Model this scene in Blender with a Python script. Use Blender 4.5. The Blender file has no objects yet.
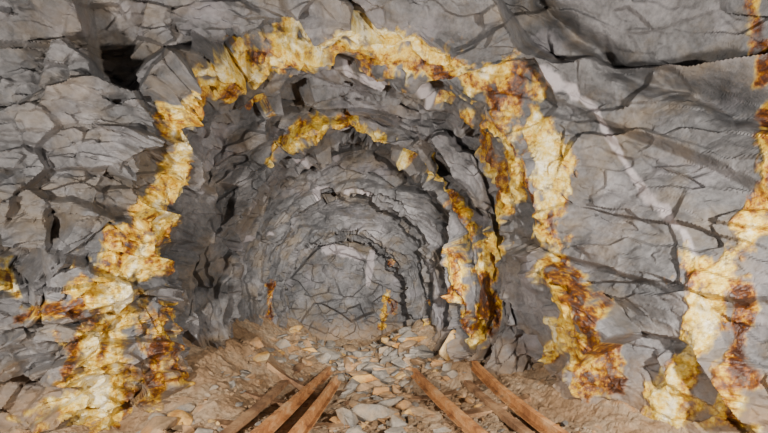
import bpy, bmesh, math, random
import numpy as np
from mathutils import Vector, Euler
rng=np.random.RandomState(7); random.seed(7)
CAMH=1.2; F=400.0; CX=384.0; HY=300.0
# ---------------- noise ----------------
TAB=rng.rand(8192,8)
def hidx(ix,iy,iz,seed):
    n=(ix*73856093)^(iy*19349663)^(iz*83492791)^(seed*2654435)
    n=n&0x7fffffff
    n=((n>>13)^n)*1274126177&0x7fffffff
    n=(n>>11)^n
    return n&8191
def vnoise(p,seed=0):
    i=np.floor(p).astype(np.int64); f=p-i; f=f*f*(3-2*f)
    out=0
    for dx in (0,1):
        wx=f[:,0] if dx else 1-f[:,0]
        for dy in (0,1):
            wy=f[:,1] if dy else 1-f[:,1]
            for dz in (0,1):
                wz=f[:,2] if dz else 1-f[:,2]
                out=out+TAB[hidx(i[:,0]+dx,i[:,1]+dy,i[:,2]+dz,seed),0]*wx*wy*wz
    return out
def fbm(p,o=4,seed=0):
    s=0;a=.5;t=0
    for k in range(o):
        s=s+a*vnoise(p*(2**k)+k*17.3,seed+k); t+=a; a*=.5
    return s/t
def facet(p,seed=0,g=1.0,k=0.5):
    """continuous faceted (polyhedral) height field"""
    i=np.floor(p).astype(np.int64)
    best=np.full(len(p),-1e9)
    for dx in (-1,0,1):
        for dy in (-1,0,1):
            for dz in (-1,0,1):
                c=i+np.array([dx,dy,dz])
                T=TAB[hidx(c[:,0],c[:,1],c[:,2],seed)]
                d=p-(c+T[:,0:3])
                h=T[:,6]*.9+g*((T[:,3:6]-.5)*d).sum(1)*2-k*(d*d).sum(1)
                best=np.maximum(best,h)
    return best
def blocks(p,seed=0,g=1.0,eps=.06,off=1.0):
    """fracture blocks, each a tilted plane; edges bevelled over eps"""
    i=np.floor(p).astype(np.int64)
    bd=np.full(len(p),1e9); bh=np.zeros(len(p)); sd=bd.copy(); sh=bh.copy()
    for dx in (-1,0,1):
        for dy in (-1,0,1):
            for dz in (-1,0,1):
                c=i+np.array([dx,dy,dz])
                T=TAB[hidx(c[:,0],c[:,1],c[:,2],seed)]
                d=p-(c+T[:,0:3])
                q=(d*d).sum(1)
                h=off*(T[:,6]-.5)+g*((T[:,3:6]-.5)*d).sum(1)*2
                m=q<bd; m2=(~m)&(q<sd)
                sd=np.where(m,bd,np.where(m2,q,sd)); sh=np.where(m,bh,np.where(m2,h,sh))
                bd=np.where(m,q,bd); bh=np.where(m,h,bh)
    w=.5+.5*np.clip((sd-bd)/eps,0,1)
    return bh*w+sh*(1-w)
# ---------------- tunnel stations: (depth, rows, surveyed outline bearings) ----------------
ST=[
(2.6,20,[(-220,620),(-220,440),(-210,300),(-190,160),(-150,20),(-50,-120),(140,-230),(345,-260),(540,-230),(700,-150),(800,-40),(840,90),(840,250),(800,420),(740,620)]),
(3.5,180,[(45,480),(35,380),(45,290),(95,205),(130,135),(175,75),(255,30),(345,5),(430,10),(515,35),(575,95),(612,180),(625,280),(628,380),(622,480)]),
(4.0,110,[(165,460),(158,370),(158,300),(168,235),(185,170),(215,115),(280,80),(345,62),(410,72),(465,105),(505,150),(530,210),(550,290),(570,370),(580,460)]),
(4.8,90,[(198,440),(186,350),(192,290),(194,235),(203,180),(232,128),(288,100),(345,88),(402,96),(454,121),(489,163),(506,215),(516,290),(524,350),(527,440)]),
(5.15,70,[(232,430),(224,350),(230,290),(234,240),(252,195),(274,160),(308,134),(350,130),(398,150),(430,177),(446,208),(462,245),(466,290),(474,340),(484,430)]),
(6.3,70,[(240,410),(236,345),(234,295),(241,250),(252,212),(282,172),(318,152),(352,146),(394,160),(424,186),(446,218),(458,250),(462,290),(466,340),(468,410)]),
(6.65,50,[(264,400),(256,345),(259,300),(262,262),(278,230),(294,204),(324,188),(350,186),(380,192),(404,209),(421,234),(432,262),(436,295),(442,340),(446,400)]),
(7.9,45,[(267,390),(260,340),(264,300),(268,266),(281,236),(303,213),(327,200),(350,198),(377,206),(398,220),(414,243),(424,268),(428,300),(434,340),(436,390)]),
(8.2,45,[(282,380),(275,340),(278,305),(281,280),(294,258),(307,240),(327,229),(349,226),(369,231),(387,241),(398,258),(408,280),(411,303),(417,340),(420,380)]),
(10.0,50,[(280,370),(278,340),(279,308),(282,285),(293,264),(309,250),(329,242),(347,239),(366,243),(384,251),(396,266),(404,285),(408,305),(413,340),(416,370)]),
]
secs=[];rows=[]
for (Y,n,pts) in ST:
    a=np.array([((x-CX)*Y/F, Y, (HY-y)*Y/F+CAMH) for x,y in pts]); a[0,2]=a[-1,2]=-0.45
    secs.append(a); rows.append(n)
near=secs[0].copy(); near[:,0]*=1.05; near[:,1]=1.1; near[12:,0]+=.5
back=near.copy(); back[:,1]=-1.6
secs=[back,near]+secs; rows=[0,20,60]+rows[1:]
cen=secs[-1].copy(); cen[:]=secs[-1].mean(0); cen[:,2]=-.45; cen[:,1]=10.3
secs.append(cen); rows.append(120)
NU=960
ut=np.linspace(0,14,NU)
def cat(a,t):
    i=np.clip(np.floor(t).astype(int),0,13); f=(t-i)[:,None]
    p0=a[np.clip(i-1,0,14)];p1=a[i];p2=a[i+1];p3=a[np.clip(i+2,0,14)]
    return .5*((2*p1)+(-p0+p2)*f+(2*p0-5*p1+4*p2-p3)*f**2+(-p0+3*p1-3*p2+p3)*f**3)
cs=[cat(a,ut) for a in secs]
G=[cs[0]]; VR=[0.0]; capstart=None
for k in range(1,len(cs)):
    if k==len(cs)-1: capstart=len(G)-1
    n=rows[k]
    for j in range(1,n+1):
        t=j/n; G.append(cs[k-1]*(1-t)+cs[k]*t); VR.append(k-1+t)
P=np.array(G); NV=P.shape[0]; VR=np.array(VR)
du=np.gradient(P,axis=1); dv=np.gradient(P,axis=0)
N=np.cross(du,dv); L=np.linalg.norm(N,axis=2,keepdims=True)
N=np.where(L>1e-9,N/np.maximum(L,1e-9),np.array([0,-1.,0]))
ctr=P.mean(axis=1,keepdims=True); ctr[:,:,2]=1.3; ctr[:,:,1]-=.6
sgn=np.sign(((ctr-P)*N).sum(2)).mean()
N=N*(1 if sgn>0 else -1)
N[capstart+1:]=np.array([0,-1.,0])
for _ in range(10):
    N[1:-1]=(N[:-2]+N[1:-1]*2+N[2:])/4
N/=np.maximum(np.linalg.norm(N,axis=2,keepdims=True),1e-9)
P=P.reshape(-1,3); N=N.reshape(-1,3)
UU=np.tile(ut,NV); VV=np.repeat(VR,NU)
# ---------------- displacement ----------------
warp=np.stack([fbm(P*1.2,4,s)-.5 for s in (41,42,43)],1)
wf=np.stack([fbm(P*6,3,s)-.5 for s in (44,45,46)],1)
PW=P+warp*.13+wf*.02
fx=PW[:,0]+1.2; fzz=PW[:,2]+2.6
fr=np.hypot(fx,fzz); fa=np.arctan2(fx,fzz)*4.6
Q=np.stack([fa+.35*PW[:,1],PW[:,1],fr+.2*PW[:,1]],1)
inner=np.clip((VV-4.2)/.6,0,1)
rim=np.exp(-((VV-4.0)/.35)**2)
left=np.clip(.5-P[:,0]*.6,0,1)
rough=.45+.55*left
arc=np.stack([UU*.40+.3*P[:,1],P[:,1]*1.1,np.linalg.norm(P[:,[0,2]]-np.array([-.5,1.2]),axis=1)*2.2],1)+warp*.9+wf*.03
cap=(VV>len(cs)-2.02)[:,None]
arc=np.where(cap,Q*np.array([.8,1,1.0])+7.7,arc)
D_out=.14*facet(Q*np.array([.7,.9,1.2]),1,.9,.6)
D_out+=.28*blocks(Q*np.array([.6,.75,1.05]),21,1.3,.03)
D_out+=.16*rough*blocks(Q*np.array([1.35,1.6,2.7]),22,1.9,.04,.6)
D_out+=.075*rough*blocks(Q*np.array([3.0,3.6,6.8]),23,2.0,.06,.55)
D_out+=.022*rough*blocks(Q*np.array([7,8,16]),24,1.8,.12,.6)
D_out-=D_out.mean()
D_in=.10*facet(arc*np.array([1.0,1.0,.8]),5,1.0,.6)+.18*blocks(arc*np.array([.8,1.0,1.0]),6,1.6,.04,.9)+.12*blocks(arc*np.array([1.7,2.3,2.2]),7,1.9,.05,.7)+.045*blocks(arc*np.array([4,6,5]),8,1.8,.08,.7)
D_in-=D_in.mean()
D_in*=1-.34*np.clip((P[:,1]-5.2)/1.2,0,1)
D=D_out*(1-inner)*(1-.35*rim)+D_in*inner
D=D+.014*(fbm(P*9,3,61)-.5)+.010*(fbm(P*30,2,63)-.5)
capw=np.clip(1-(VV-(len(cs)-2)),0,1)
P0=P
P=P0+N*D[:,None]+warp*np.array([.2,.7,.2])*(np.clip(VV-2,0,1)*capw)[:,None]
# ---------------- stains, anchored on the finished rock surface ----------------
bx=CX+F*P[:,0]/np.maximum(P[:,1],.3); by=HY-F*(P[:,2]-CAMH)/np.maximum(P[:,1],.3)
front=P[:,1]>1.0
def anchor(x,y):
    d=(bx-x)**2+(by-y)**2; d=np.where(front,d,1e9)
    c=np.where(d<20)[0]
    i=c[np.argmin(P[c,1])] if len(c) else int(np.argmin(d))
    return P0[i]
def polydist(pts):
    W=np.array([anchor(p[0],p[1]) for p in pts]); w=np.array([p[2] for p in pts])
    out=np.full(len(P0),9.0)
    for a in range(len(W)-1):
        A=W[a];B=W[a+1]; wa=w[a];wb=w[a+1]; m=3*max(wa,wb)
        if np.linalg.norm(A-B)>1.6: continue
        lo=np.minimum(A,B)-m; hi=np.maximum(A,B)+m
        s=np.where(((P0>lo)&(P0<hi)).all(1))[0]
        if not len(s): continue
        AB=B-A; t=np.clip(((P0[s]-A)@AB)/max((AB@AB),1e-9),0,1)
        d=np.linalg.norm(P0[s]-(A+t[:,None]*AB),axis=1)/(wa+(wb-wa)*t)
        out[s]=np.minimum(out[s],d)
    return out
OCH=[
[(192,118,.12),(225,92,.12),(262,70,.15),(300,55,.17),(345,48,.18),(390,55,.18),(435,70,.22),(475,84,.24),(508,98,.2)],
[(175,165,.08),(182,140,.1),(192,118,.12)],
[(175,165,.08),(165,215,.13),(143,250,.18),(115,290,.25),(110,335,.3),(118,370,.34),(118,405,.34)],
[(120,235,.09),(100,290,.18),(60,315,.1),(30,312,.05)],
[(488,90,.15),(500,130,.18),(512,165,.15),(520,195,.11)],
[(540,140,.13),(548,165,.15),(548,200,.14),(542,235,.12),(550,270,.11),(562,310,.12),(575,350,.14),(585,385,.14)],
[(270,165,.05),(285,150,.06),(298,138,.07),(322,124,.06),(352,130,.06),(376,140,.06),(400,155,.07),(432,177,.08),(452,200,.08),(468,232,.1)],
[(478,150,.06),(500,200,.06),(498,240,.09)],
[(475,240,.12),(490,245,.16),(490,265,.2),(480,300,.15),(476,330,.12)],
[(685,255,.09),(698,262,.11),(708,285,.11)],
[(768,160,.06),(745,225,.09),(718,270,.08),(705,310,.1),(690,360,.1),(665,400,.12),(655,432,.14)],
[(742,300,.05),(728,360,.08),(715,420,.12)],
[(764,120,.04),(762,190,.05)],
[(2,280,.07),(22,295,.05)],
[(560,320,.05),(545,360,.06),(540,385,.05)],
[(380,252,.09),(385,300,.11),(378,325,.08)],
[(440,95,.05),(462,118,.06),(482,150,.06),(490,180,.05)],
[(425,300,.06),(430,330,.06)],[(446,250,.05),(452,300,.06)],
[(455,215,.05),(458,260,.05),(455,290,.05)],
]
WHT=[
[(205,98,.05),(250,72,.08),(300,48,.1),(350,38,.1),(400,44,.08),(440,57,.06),(500,74,.06)],
[(182,135,.05),(170,190,.07),(158,230,.07),(130,275,.1),(95,340,.14),(105,395,.2)],
[(530,128,.08),(548,155,.15),(552,180,.14),(530,235,.05)],
[(740,235,.06),(700,320,.07),(668,380,.09),(655,415,.09)],
[(545,320,.04),(540,360,.04)],
]
QTZ=[
[(540,75,.05),(585,105,.045),(615,150,.035),(640,190,.035),(665,215,.04),(695,255,.035)],
[(372,255,.1),(365,280,.08)],[(298,262,.09),(330,252,.16),(356,258,.12)],
[(320,195,.06),(365,197,.06)],[(300,165,.04),(340,160,.05)],[(345,75,.04),(380,88,.05),(430,102,.04)],
[(250,240,.04),(275,235,.04)],
]
RST=[
[(258,103,.09),(275,110,.06)],[(255,65,.05),(275,52,.05)],
[(40,318,.07),(72,312,.08),(100,322,.05)],
[(462,285,.07),(460,330,.08)],[(482,285,.1),(482,330,.09)],
[(450,290,.06),(455,320,.06)],
[(558,262,.05),(575,310,.07),(592,350,.09),(597,385,.1)],
[(384,265,.07),(388,310,.1)],[(276,285,.08),(274,320,.08)],
[(742,300,.05),(738,350,.05),(748,380,.05)],[(755,0,.05),(760,80,.035)],[(766,100,.04),(764,180,.03)],
[(400,66,.05),(440,78,.06),(500,102,.06)],
[(158,345,.06),(160,385,.06)],[(75,345,.05),(72,380,.05)],[(12,285,.04),(20,292,.03)],[(110,320,.03),(118,400,.03)],
[(512,140,.05),(528,200,.05),(532,225,.05)],[(545,215,.04),(556,250,.04)],[(122,262,.04),(150,235,.04)],
]
nz=fbm(P0*4.5,4,11)-.5; nd=fbm(P0*np.array([11,11,2.0]),3,31)-.5; nf=fbm(P0*16,4,35)-.5
def mask(lines,amp=2.8,fa_=1.7):
    m=np.zeros(len(P))
    for l in lines:
        d=polydist(l)
        m=np.maximum(m,np.clip((1.25-d+nz*amp+nd*1.7+nf*fa_)*1.9,0,1))
    return m
mO=mask(OCH); mW=mask(WHT); mR=mask(RST); mQ=mask(QTZ,1.6,1.2)
CR=[
([(536,8,.06),(570,40,.07),(610,62,.09),(690,88,.1),(768,112,.12)],.3),
]
crk=np.zeros(len(P))
wp=fbm(P0*3,3,77)-.5
for l,dep in CR:
    d=polydist(l); crk=np.maximum(crk,dep*np.exp(-np.clip(d+wp*1.5,0,9)**2))
PD=P+N*(.05*np.clip(mO+mW,0,1)*(fbm(P0*14,3,91)-.2)-crk)[:,None]
PD[:,2]=np.where((np.abs(UU-7)>6.9)&(VV<len(cs)-2),np.minimum(PD[:,2],-.2),PD[:,2])
PG=PD.reshape(NV,NU,3)
COL=np.stack([mO,mW,mR,mQ],1).reshape(NV,NU,4)
# ---------------- materials ----------------
def newmat(name):
    m=bpy.data.materials.new(name); m.use_nodes=True; nt=m.node_tree
    b=nt.nodes['Principled BSDF']; b.inputs['Roughness'].default_value=.8
    return m,nt,b
class NT:
    def __init__(s,nt): s.nt=nt; s.co=s.n('ShaderNodeNewGeometry').outputs['Position']
    def n(s,t,**k):
        x=s.nt.nodes.new(t)
        for a,b in k.items(): setattr(x,a,b)
        return x
    def l(s,a,b): s.nt.links.new(a,b)
    def noise(s,scale,detail=6,rough=.6,vec=None,dist=0):
        x=s.n('ShaderNodeTexNoise'); x.inputs['Scale'].default_value=scale; x.inputs['Detail'].default_value=detail
        x.inputs['Roughness'].default_value=rough; x.inputs['Distortion'].default_value=dist
        s.l(vec or s.co,x.inputs['Vector']); return x.outputs['Fac']
    def mapv(s,sc,rot=(0,0,0)):
        x=s.n('ShaderNodeMapping'); x.inputs['Scale'].default_value=sc; x.inputs['Rotation'].default_value=rot
        s.l(s.co,x.inputs['Vector']); return x.outputs['Vector']
    def ramp(s,f,st):
        x=s.n('ShaderNodeValToRGB'); e=x.color_ramp.elements
        while len(e)<len(st): e.new(.5)
        for i,(p,c) in enumerate(st):
            e[i].position=p; e[i].color=(*c,1) if isinstance(c,tuple) else (c,c,c,1)
        s.l(f,x.inputs['Fac']); return x.outputs['Color']
    def mix(s,f,a,b,mode='MIX'):
        x=s.n('ShaderNodeMix',data_type='RGBA',blend_type=mode)
        for v,i in ((f,0),(a,6),(b,7)):
            if isinstance(v,(int,float)): x.inputs[i].default_value=v
            elif isinstance(v,tuple): x.inputs[i].default_value=(*v,1)
            else: s.l(v,x.inputs[i])
        return x.outputs[2]
    def math(s,op,a,b=0,clamp=False):
        x=s.n('ShaderNodeMath',operation=op); x.use_clamp=clamp
        for v,i in ((a,0),(b,1)):
            if isinstance(v,(int,float)): x.inputs[i].default_value=v
            else: s.l(v,x.inputs[i])
        return x.outputs[0]
    def bump(s,h,strength,dist,b,prev=None):
        x=s.n('ShaderNodeBump'); x.inputs['Strength'].default_value=strength; x.inputs['Distance'].default_value=dist
        s.l(h,x.inputs['Height'])
        if prev: s.l(prev,x.inputs['Normal'])
        if b: s.l(x.outputs[0],b.inputs['Normal'])
        return x.outputs[0]
STAIN=[(.24,(.045,.012,.003)),(.35,(.17,.050,.005)),(.43,(.36,.165,.008)),(.51,(.55,.33,.02)),(.60,(.65,.46,.08)),(.70,(.74,.61,.28)),(.84,(.80,.74,.58))]
mrock,nt,b=newmat('stained_rock'); g=NT(nt)
big=g.noise(.9,5,.6); med=g.noise(4,8,.65); fine=g.noise(26,8,.75)
base=g.ramp(big,[(.32,(.066,.065,.068)),(.5,(.130,.124,.124)),(.68,(.215,.202,.205))])
base=g.mix(.7,base,g.ramp(med,[(.3,.3),(.5,.85),(.7,1.4)]),'MULTIPLY')
base=g.mix(.6,base,g.ramp(fine,[(.3,.35),(.5,.95),(.68,1.45)]),'MULTIPLY')
lil=g.noise(1.3,6,.65,None,.3)
base=g.mix(g.ramp(lil,[(.54,0.),(.7,.5)]),base,(.30,.27,.285))
warm=g.noise(1.6,6,.65,g.mapv((1,1,1.3),(1,2,0)))
base=g.mix(g.ramp(warm,[(.48,0.),(.70,.6)]),base,(.18,.125,.065))
sep=g.n('ShaderNodeSeparateXYZ'); g.l(g.co,sep.inputs[0])
dz=g.math('ADD',sep.outputs[2],g.math('MULTIPLY',g.math('SUBTRACT',med,.5),1.6))
dust=g.ramp(dz,[(.1,.65),(.8,0.)])
base=g.mix(dust,base,(.33,.21,.11))
at=g.n('ShaderNodeAttribute',attribute_name='stain'); sp=g.n('ShaderNodeSeparateColor'); g.l(at.outputs['Color'],sp.inputs[0])
O,W_,R_=sp.outputs[0],sp.outputs[1],sp.outputs[2]
base=g.mix(g.math('MULTIPLY',at.outputs['Alpha'],.6),base,(.48,.42,.43))
sn=g.noise(4.0,8,.65,g.mapv((1,1,.45)),.5); sn2=g.noise(18,8,.75)
t=g.math('ADD',g.math('MULTIPLY',sn,1.25),g.math('MULTIPLY',sn2,.95))
t=g.math('SUBTRACT',t,.61)
t=g.math('ADD',t,g.math('MULTIPLY',W_,.14)); t=g.math('SUBTRACT',t,g.math('MULTIPLY',R_,.17))
sc=g.ramp(t,STAIN)
cov=g.math('MAXIMUM',g.math('MAXIMUM',O,W_),R_)
cov=g.math('MULTIPLY',cov,g.ramp(g.noise(9,8,.75),[(.36,.2),(.46,1.)]),True)
col=g.mix(cov,base,sc)
g.l(col,b.inputs['Base Color'])
rr=g.math('SUBTRACT',.75,g.math('MULTIPLY',cov,.3)); g.l(rr,b.inputs['Roughness'])
n1=g.bump(g.noise(14,8,.6),.35,.03,None)
g.bump(g.noise(60,8,.75),.45,.012,b,n1)
mfl,nt,b=newmat('dusty_gravel'); g=NT(nt)
a1=g.noise(2.2,7,.65); a2=g.noise(30,6,.75)
c=g.ramp(a1,[(.3,(.17,.095,.042)),(.45,(.29,.18,.095)),(.58,(.34,.245,.155)),(.7,(.40,.20,.07))])
c=g.mix(.6,c,g.ramp(a2,[(.3,.4),(.5,.95),(.7,1.4)]),'MULTIPLY'); g.l(c,b.inputs['Base Color'])
g.bump(g.noise(40,8,.8),.8,.02,b)
def rockmat(name,c1,c2,c3):
    m,nt,b=newmat(name); g=NT(nt)
    c=g.ramp(g.noise(3.2,6,.65),[(.35,c1),(.5,c2),(.65,c3)])
    c=g.mix(.6,c,g.ramp(g.noise(30,6,.7),[(.3,.45),(.5,.95),(.7,1.35)]),'MULTIPLY'); g.l(c,b.inputs['Base Color'])
    g.bump(g.noise(25,8,.75),.6,.02,b); return m
mloose=rockmat('loose_rock',(.18,.115,.06),(.31,.20,.11),(.42,.21,.07))
mgrey=rockmat('grey_rock',(.14,.125,.11),(.26,.225,.185),(.34,.25,.16))
mochr=rockmat('ochre_rock',(.36,.15,.03),(.52,.30,.09),(.54,.40,.22))
mrust=rockmat('rusty_iron',(.24,.09,.03),(.50,.22,.07),(.62,.37,.18))
mwood=rockmat('old_timber',(.13,.06,.025),(.28,.15,.07),(.40,.24,.12))
# ---------------- build meshes ----------------
def mesh_from(name,verts,faces,mat,cols=None,smooth=False):
    me=bpy.data.meshes.new(name)
    nv=len(verts); nf=len(faces)
    me.vertices.add(nv); me.vertices.foreach_set('co',np.asarray(verts,dtype=np.float32).ravel())
    me.loops.add(nf*4); me.loops.foreach_set('vertex_index',np.asarray(faces,dtype=np.int32).ravel())
    me.polygons.add(nf); me.polygons.foreach_set('loop_start',np.arange(0,nf*4,4,dtype=np.int32))
    me.polygons.foreach_set('loop_total',np.full(nf,4,dtype=np.int32))
    me.polygons.foreach_set('use_smooth',np.full(nf,smooth))
    me.update(calc_edges=True)
    if cols is not None:
        ca=me.color_attributes.new('stain','FLOAT_COLOR','POINT'); ca.data.foreach_set('color',cols.astype(np.float32).ravel())
    me.materials.append(mat)
    o=bpy.data.objects.new(name,me); bpy.context.collection.objects.link(o); return o
def part(name,r0,r1,c0,c1):
    v=PG[r0:r1+1,c0:c1+1]; k=COL[r0:r1+1,c0:c1+1]
    nr,nc=v.shape[:2]; idx=np.arange(nr*nc).reshape(nr,nc)
    f=np.stack([idx[:-1,:-1],idx[1:,:-1],idx[1:,1:],idx[:-1,1:]],-1).reshape(-1,4)
    return mesh_from(name,v.reshape(-1,3),f,mrock,k.reshape(-1,4),False)
cA=int(NU*4.8/14); cB=int(NU*9.4/14)
part('wall_left',0,capstart,0,cA); part('ceiling',0,capstart,cA,cB); part('wall_right',0,capstart,cB,NU-1)
part('wall_back',capstart,NV-1,0,NU-1)
# floor
YL=np.array([0,2.6,3.5,4,4.9,5.2,6.7,8.2,10.8]); XL=np.array([-3.7,-3.6,-2.9,-2.3,-2.3,-2.1,-2.1,-2.2,-2.7]); XR=np.array([3.3,2.6,2.1,1.8,1.6,1.2,.97,.7,.7])
def floor_z(x,y,tr=True):
    l=np.interp(y,YL,XL); r=np.interp(y,YL,XR)
    dl=x-l; dr=r-x
    n=fbm(np.stack([x*1.3,y*1.3,x*0],1),4,5)
    pl=np.interp(y,[0,3.0,3.7,4.1,4.8,12],[.05,.05,.08,.4,1,.9]); pr=np.interp(y,[0,3,4.2,6,12],[.1,.1,.6,1,1])
    z=pl*.75*np.clip(1-dl/1.25,0,1.3)**1.4*(.7+.6*n)+pr*.55*np.clip(1-dr/1.0,0,1.3)**1.3*(.6+.8*n)
    tz=1-.75*np.clip((1.75-np.abs(x))/.3,0,1)*np.clip((6-y)/1,0,1)
    z=z+((n-.5)*.22+.06*(fbm(np.stack([x*6,y*6,x*0],1),3,6)-.5))*tz
    z=z+.35*np.clip(1-np.hypot((x-.55)/.6,(y-7.0)/1.1),0,1)+.2*np.clip((y-7.5)/3,0,1)*n
    return z
nx,ny=460,680
gx=np.linspace(-4,4,nx); gy=.1+11*np.linspace(0,1,ny)
X,Yg=np.meshgrid(gx,gy); x=X.ravel(); y=Yg.ravel()
z=floor_z(x,y)+.035*facet(np.stack([x*7,y*7,x*0],1),9,1,.8)+.016*blocks(np.stack([x*20,y*20,x*0],1),10,1,.1)-.01
idx=np.arange(nx*ny).reshape(ny,nx)
f=np.stack([idx[:-1,:-1],idx[:-1,1:],idx[1:,1:],idx[1:,:-1]],-1).reshape(-1,4)
mesh_from('floor',np.stack([x,y,z],1),f,mfl,None,False)
def fz(x,y): return float(floor_z(np.array([x]),np.array([y]))[0])
def hull(seed,n=16,flat=1.0):
    r=np.random.RandomState(seed); bm=bmesh.new()
    for _ in range(n):
        v=r.randn(3); v/=np.linalg.norm(v); v*=r.uniform(.75,1); v[2]*=flat; bm.verts.new(v)
    res=bmesh.ops.convex_hull(bm,input=bm.verts[:])
    bmesh.ops.delete(bm,geom=[e for e in res['geom_interior'] if isinstance(e,bmesh.types.BMVert)],context='VERTS')
    bmesh.ops.bevel(bm,geom=bm.edges[:],offset=.05,segments=1,affect='EDGES')
    bmesh.ops.triangulate(bm,faces=bm.faces[:])
    bm.verts.index_update()
    V=np.array([v.co[:] for v in bm.verts]); Fc=np.array([[v.index for v in f.verts] for f in bm.faces]); bm.free(); return V,Fc
TM=[hull(100+i,random.randint(9,18),random.uniform(.5,.9)) for i in range(14)]
def rot(a,b,c): return np.array(Euler((a,b,c)).to_matrix())
def rubble(name,places,mats,seed):
    r=np.random.RandomState(seed); Vs=[];Fs=[];Ms=[];o=0
    for (x,y,s) in places:
        V,Fc=TM[r.randint(len(TM))]
        S=s*np.array([r.uniform(.8,1.5),r.uniform(.7,1.2),r.uniform(.5,1.0)])
        W=(V*S)@rot(r.uniform(-.5,.5),r.uniform(-.5,.5),r.uniform(0,6.28)).T
        W=W+np.array([x,y,fz2[(x,y)]+s*.25]); Vs.append(W);Fs.append(Fc+o);o+=len(V); Ms.append(np.full(len(Fc),r.choice(len(mats),p=[.5,.44,.06])))
    V=np.concatenate(Vs);Fc=np.concatenate(Fs); me=bpy.data.meshes.new(name)
    me.from_pydata(V.tolist(),[],Fc.tolist())
    for m in mats: me.materials.append(m)
    me.polygons.foreach_set('material_index',np.concatenate(Ms).astype(np.int32)); me.update()
    ob=bpy.data.objects.new(name,me); bpy.context.collection.objects.link(ob); return ob
RAILS=[((1.55,2.2),(1.14,5.15)),((.98,2.0),(.42,5.6)),((-1.12,2.0),(-.88,6.5)),((-.78,2.2),(-.64,5.6)),((-1.42,2.0),(-1.24,6.0)),((1.36,2.4),(1.02,4.9))]
def near_rail(x,y,m):
    for a,b in RAILS:
        a=np.array(a);b=np.array(b);t=np.clip(((np.array([x,y])-a)@(b-a))/((b-a)@(b-a)),0,1)
        if np.linalg.norm(np.array([x,y])-a-t*(b-a))<m: return True
    return False
r=np.random.RandomState(3); pl=[]
for _ in range(1400):
    y=r.uniform(1.8,9.4); l=np.interp(y,YL,XL); rr_=np.interp(y,YL,XR)
    tt=r.beta(.75,.75) ; x=l+.35+(rr_-l-.75)*tt
    s=.012+.12*r.rand()**3.0
    if r.rand()<.07: s*=1.8
    if y>6 : s*=1.3
    if near_rail(x,y,.05+s*1.1): continue
    pl.append((x,y,s))
for _ in range(280):
    y=r.normal(6.8,.9); x=r.normal(.35,.5); s=.06+.21*r.rand()**2
    l=np.interp(y,YL,XL); q=np.interp(y,YL,XR)
    if l<x<q-.35 and y>5.3 and not near_rail(x,y,.06+s): pl.append((x,y,s))
for _ in range(180):
    y=r.normal(7.8,.9); x=r.uniform(-1.8,.2); s=.06+.19*r.rand()**2
    if y<9.6 and not near_rail(x,y,.06+s): pl.append((x,y,s))
for _ in range(90):
    y=r.uniform(3.3,5.8); x=r.uniform(-.5,.7); s=.03+.14*r.rand()**1.8
    if not near_rail(x,y,.05+s): pl.append((x,y,s))
for _ in range(80):
    y=r.uniform(3.6,5.5); x=np.interp(y,YL,XR)-r.uniform(.35,.8); s=.05+.15*r.rand()**2
    if not near_rail(x,y,.05+s): pl.append((x,y,s))
zz=floor_z(np.array([p[0] for p in pl]),np.array([p[1] for p in pl])); fz2={(p[0],p[1]):zz[i] for i,p in enumerate(pl)}
rubble('rock_rubble',pl,[mloose,mgrey,mochr],4)
def boulder(name,x,y,size,mat,seed,rotz=0,rx=0,ry=0,n=14,lift=.3):
    V,Fc=hull(seed,n); W=(V*np.array(size))@rot(rx,ry,rotz).T
    W[:,2]+=fz(x,y)+size[2]*lift; W[:,0]+=x; W[:,1]+=y
    me=bpy.data.meshes.new(name); me.from_pydata(W.tolist(),[],Fc.tolist()); me.materials.append(mat)
    ob=bpy.data.objects.new(name,me); bpy.context.collection.objects.link(ob)
    return ob
boulder('boulder',-1.15,7.7,(.42,.3,.26),mgrey,21,.3)
boulder('boulder',1.0,5.5,(.34,.2,.36),mochr,35,.4,.2,.1,14,.5)
boulder('boulder',.22,5.8,(.18,.13,.18),mochr,23)
boulder('boulder',.58,6.3,(.3,.2,.24),mgrey,24,.8)
boulder('boulder',.1,7.4,(.27,.2,.2),mgrey,25,.5)
boulder('boulder',-.5,8.0,(.24,.25,.2),mgrey,26,.1)
boulder('boulder',.4,6.9,(.30,.22,.24),mgrey,27,.9)
boulder('boulder',-1.7,5.4,(.16,.16,.12),mloose,29,.2)
boulder('boulder',-.1,4.3,(.15,.12,.08),mloose,30,.2)
boulder('boulder',.2,3.9,(.13,.10,.07),mgrey,31,.9)
boulder('boulder',-.25,5.2,(.17,.12,.09),mloose,32,.9)
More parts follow.
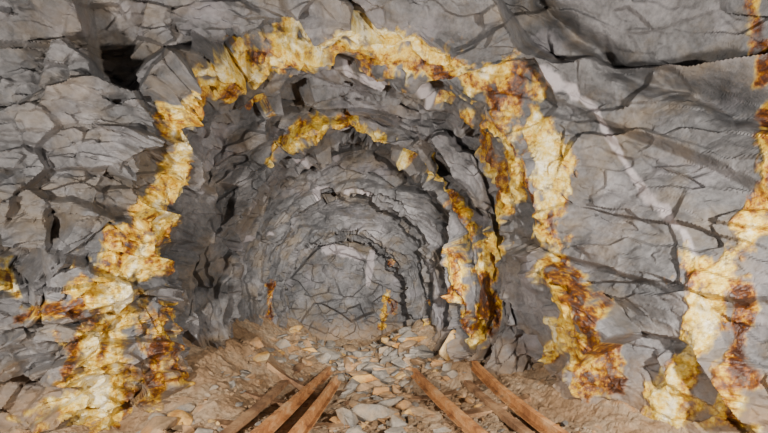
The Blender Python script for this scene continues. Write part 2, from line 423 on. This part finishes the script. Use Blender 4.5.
# rails
def rail(name,p0,p1,mat,prof=None,bend=.02,lift=.0,seg=30,tilt=0):
    if prof is None:
        prof=[(-.048,0),(.048,0),(.048,.012),(.012,.025),(.010,.075),(.028,.085),(.028,.115),(-.028,.115),(-.028,.085),(-.010,.075),(-.012,.025),(-.048,.012)]
    p0=np.array(p0);p1=np.array(p1); d=(p1-p0); d/=np.linalg.norm(d); s=np.array([d[1],-d[0]])
    V=[];Fc=[];n=len(prof); ct,st=math.cos(tilt),math.sin(tilt)
    ts=np.linspace(0,1,seg+1); zs=np.array([fz(*(p0*(1-t)+p1*t)) for t in ts]); pf=np.polyfit(ts,zs,2); zs=np.polyval(pf,ts)
    for i in range(seg+1):
        t=ts[i]; c=p0*(1-t)+p1*t+s*bend*math.sin(t*math.pi)
        zc=zs[i]+lift
        for a,h in prof:
            a2=a*ct-h*st; h2=a*st+h*ct
            V.append((c[0]+s[0]*a2,c[1]+s[1]*a2,zc+h2+(.004*random.random())))
    for i in range(seg):
        for j in range(n):
            k=(j+1)%n; Fc.append((i*n+j,i*n+k,(i+1)*n+k,(i+1)*n+j))
    Fc.append(tuple(range(n))); Fc.append(tuple(range(seg*n,seg*n+n))[::-1])
    me=bpy.data.meshes.new(name); me.from_pydata(V,[],Fc); me.materials.append(mat); me.update()
    ob=bpy.data.objects.new(name,me); bpy.context.collection.objects.link(ob); return ob
for k in range(4): rail('mine_rail',*RAILS[k],mrust,lift=.025,tilt=.35 if k==3 else 0)
PL=[(-.05,0),(.05,0),(.045,.05),(-.045,.055)]
rail('timber_plank',*RAILS[4],mwood,PL,lift=.01)
rail('timber_plank',*RAILS[5],mwood,PL,lift=.0)
SL=[(-.08,-.06),(.08,-.06),(.075,.022),(-.075,.024)]
for yy,xa,xb in ((3.75,-1.6,-.3),(4.5,-1.6,-.3),(5.2,-1.5,-.4),(4.1,.3,1.5),(4.8,.3,1.2)):
    rail('railway_sleeper',(xa,yy),(xb,yy+.06),mwood,SL,lift=0,seg=8)
# ---------------- lights ----------------
def area(name,loc,tgt,size,e,col=(1,.95,.88)):
    l=bpy.data.lights.new(name,'AREA'); l.size=size; l.energy=e; l.color=col
    o=bpy.data.objects.new(name,l); o.location=loc; o.rotation_euler=(Vector(tgt)-Vector(loc)).to_track_quat('-Z','Y').to_euler()
    bpy.context.collection.objects.link(o)
area('rake_light',(2.2,.8,1.5),(-1.2,5,1.3),.16,265)  # unseen pair of area lights, added at the sides to rake the walls for relief
area('rake_light',(-2.5,.8,1.1),(1.4,5,1.4),.16,250)
def spot(loc,tgt,e,ang):
    l=bpy.data.lights.new('deep_fill','SPOT'); l.energy=e; l.spot_size=math.radians(ang); l.spot_blend=1; l.shadow_soft_size=.08; l.color=(1,.955,.89)
    o=bpy.data.objects.new('deep_fill',l); o.location=loc; o.rotation_euler=(Vector(tgt)-Vector(loc)).to_track_quat('-Z','Y').to_euler(); bpy.context.collection.objects.link(o)
spot((.6,-.3,1.5),(-.8,9,1.5),7000,34)  # added unseen spot, brightens the deep end of the tunnel
w=bpy.data.worlds.new('World'); bpy.context.scene.world=w; w.use_nodes=True
w.node_tree.nodes['Background'].inputs[0].default_value=(.9,.95,1,1); w.node_tree.nodes['Background'].inputs[1].default_value=.15
cam=bpy.data.cameras.new('camera'); cam.lens=36*F/768; cam.shift_y=(HY-216.5)/768
co=bpy.data.objects.new('camera',cam); co.location=(0,0,CAMH); co.rotation_euler=(math.pi/2,0,0)
bpy.context.collection.objects.link(co); bpy.context.scene.camera=co
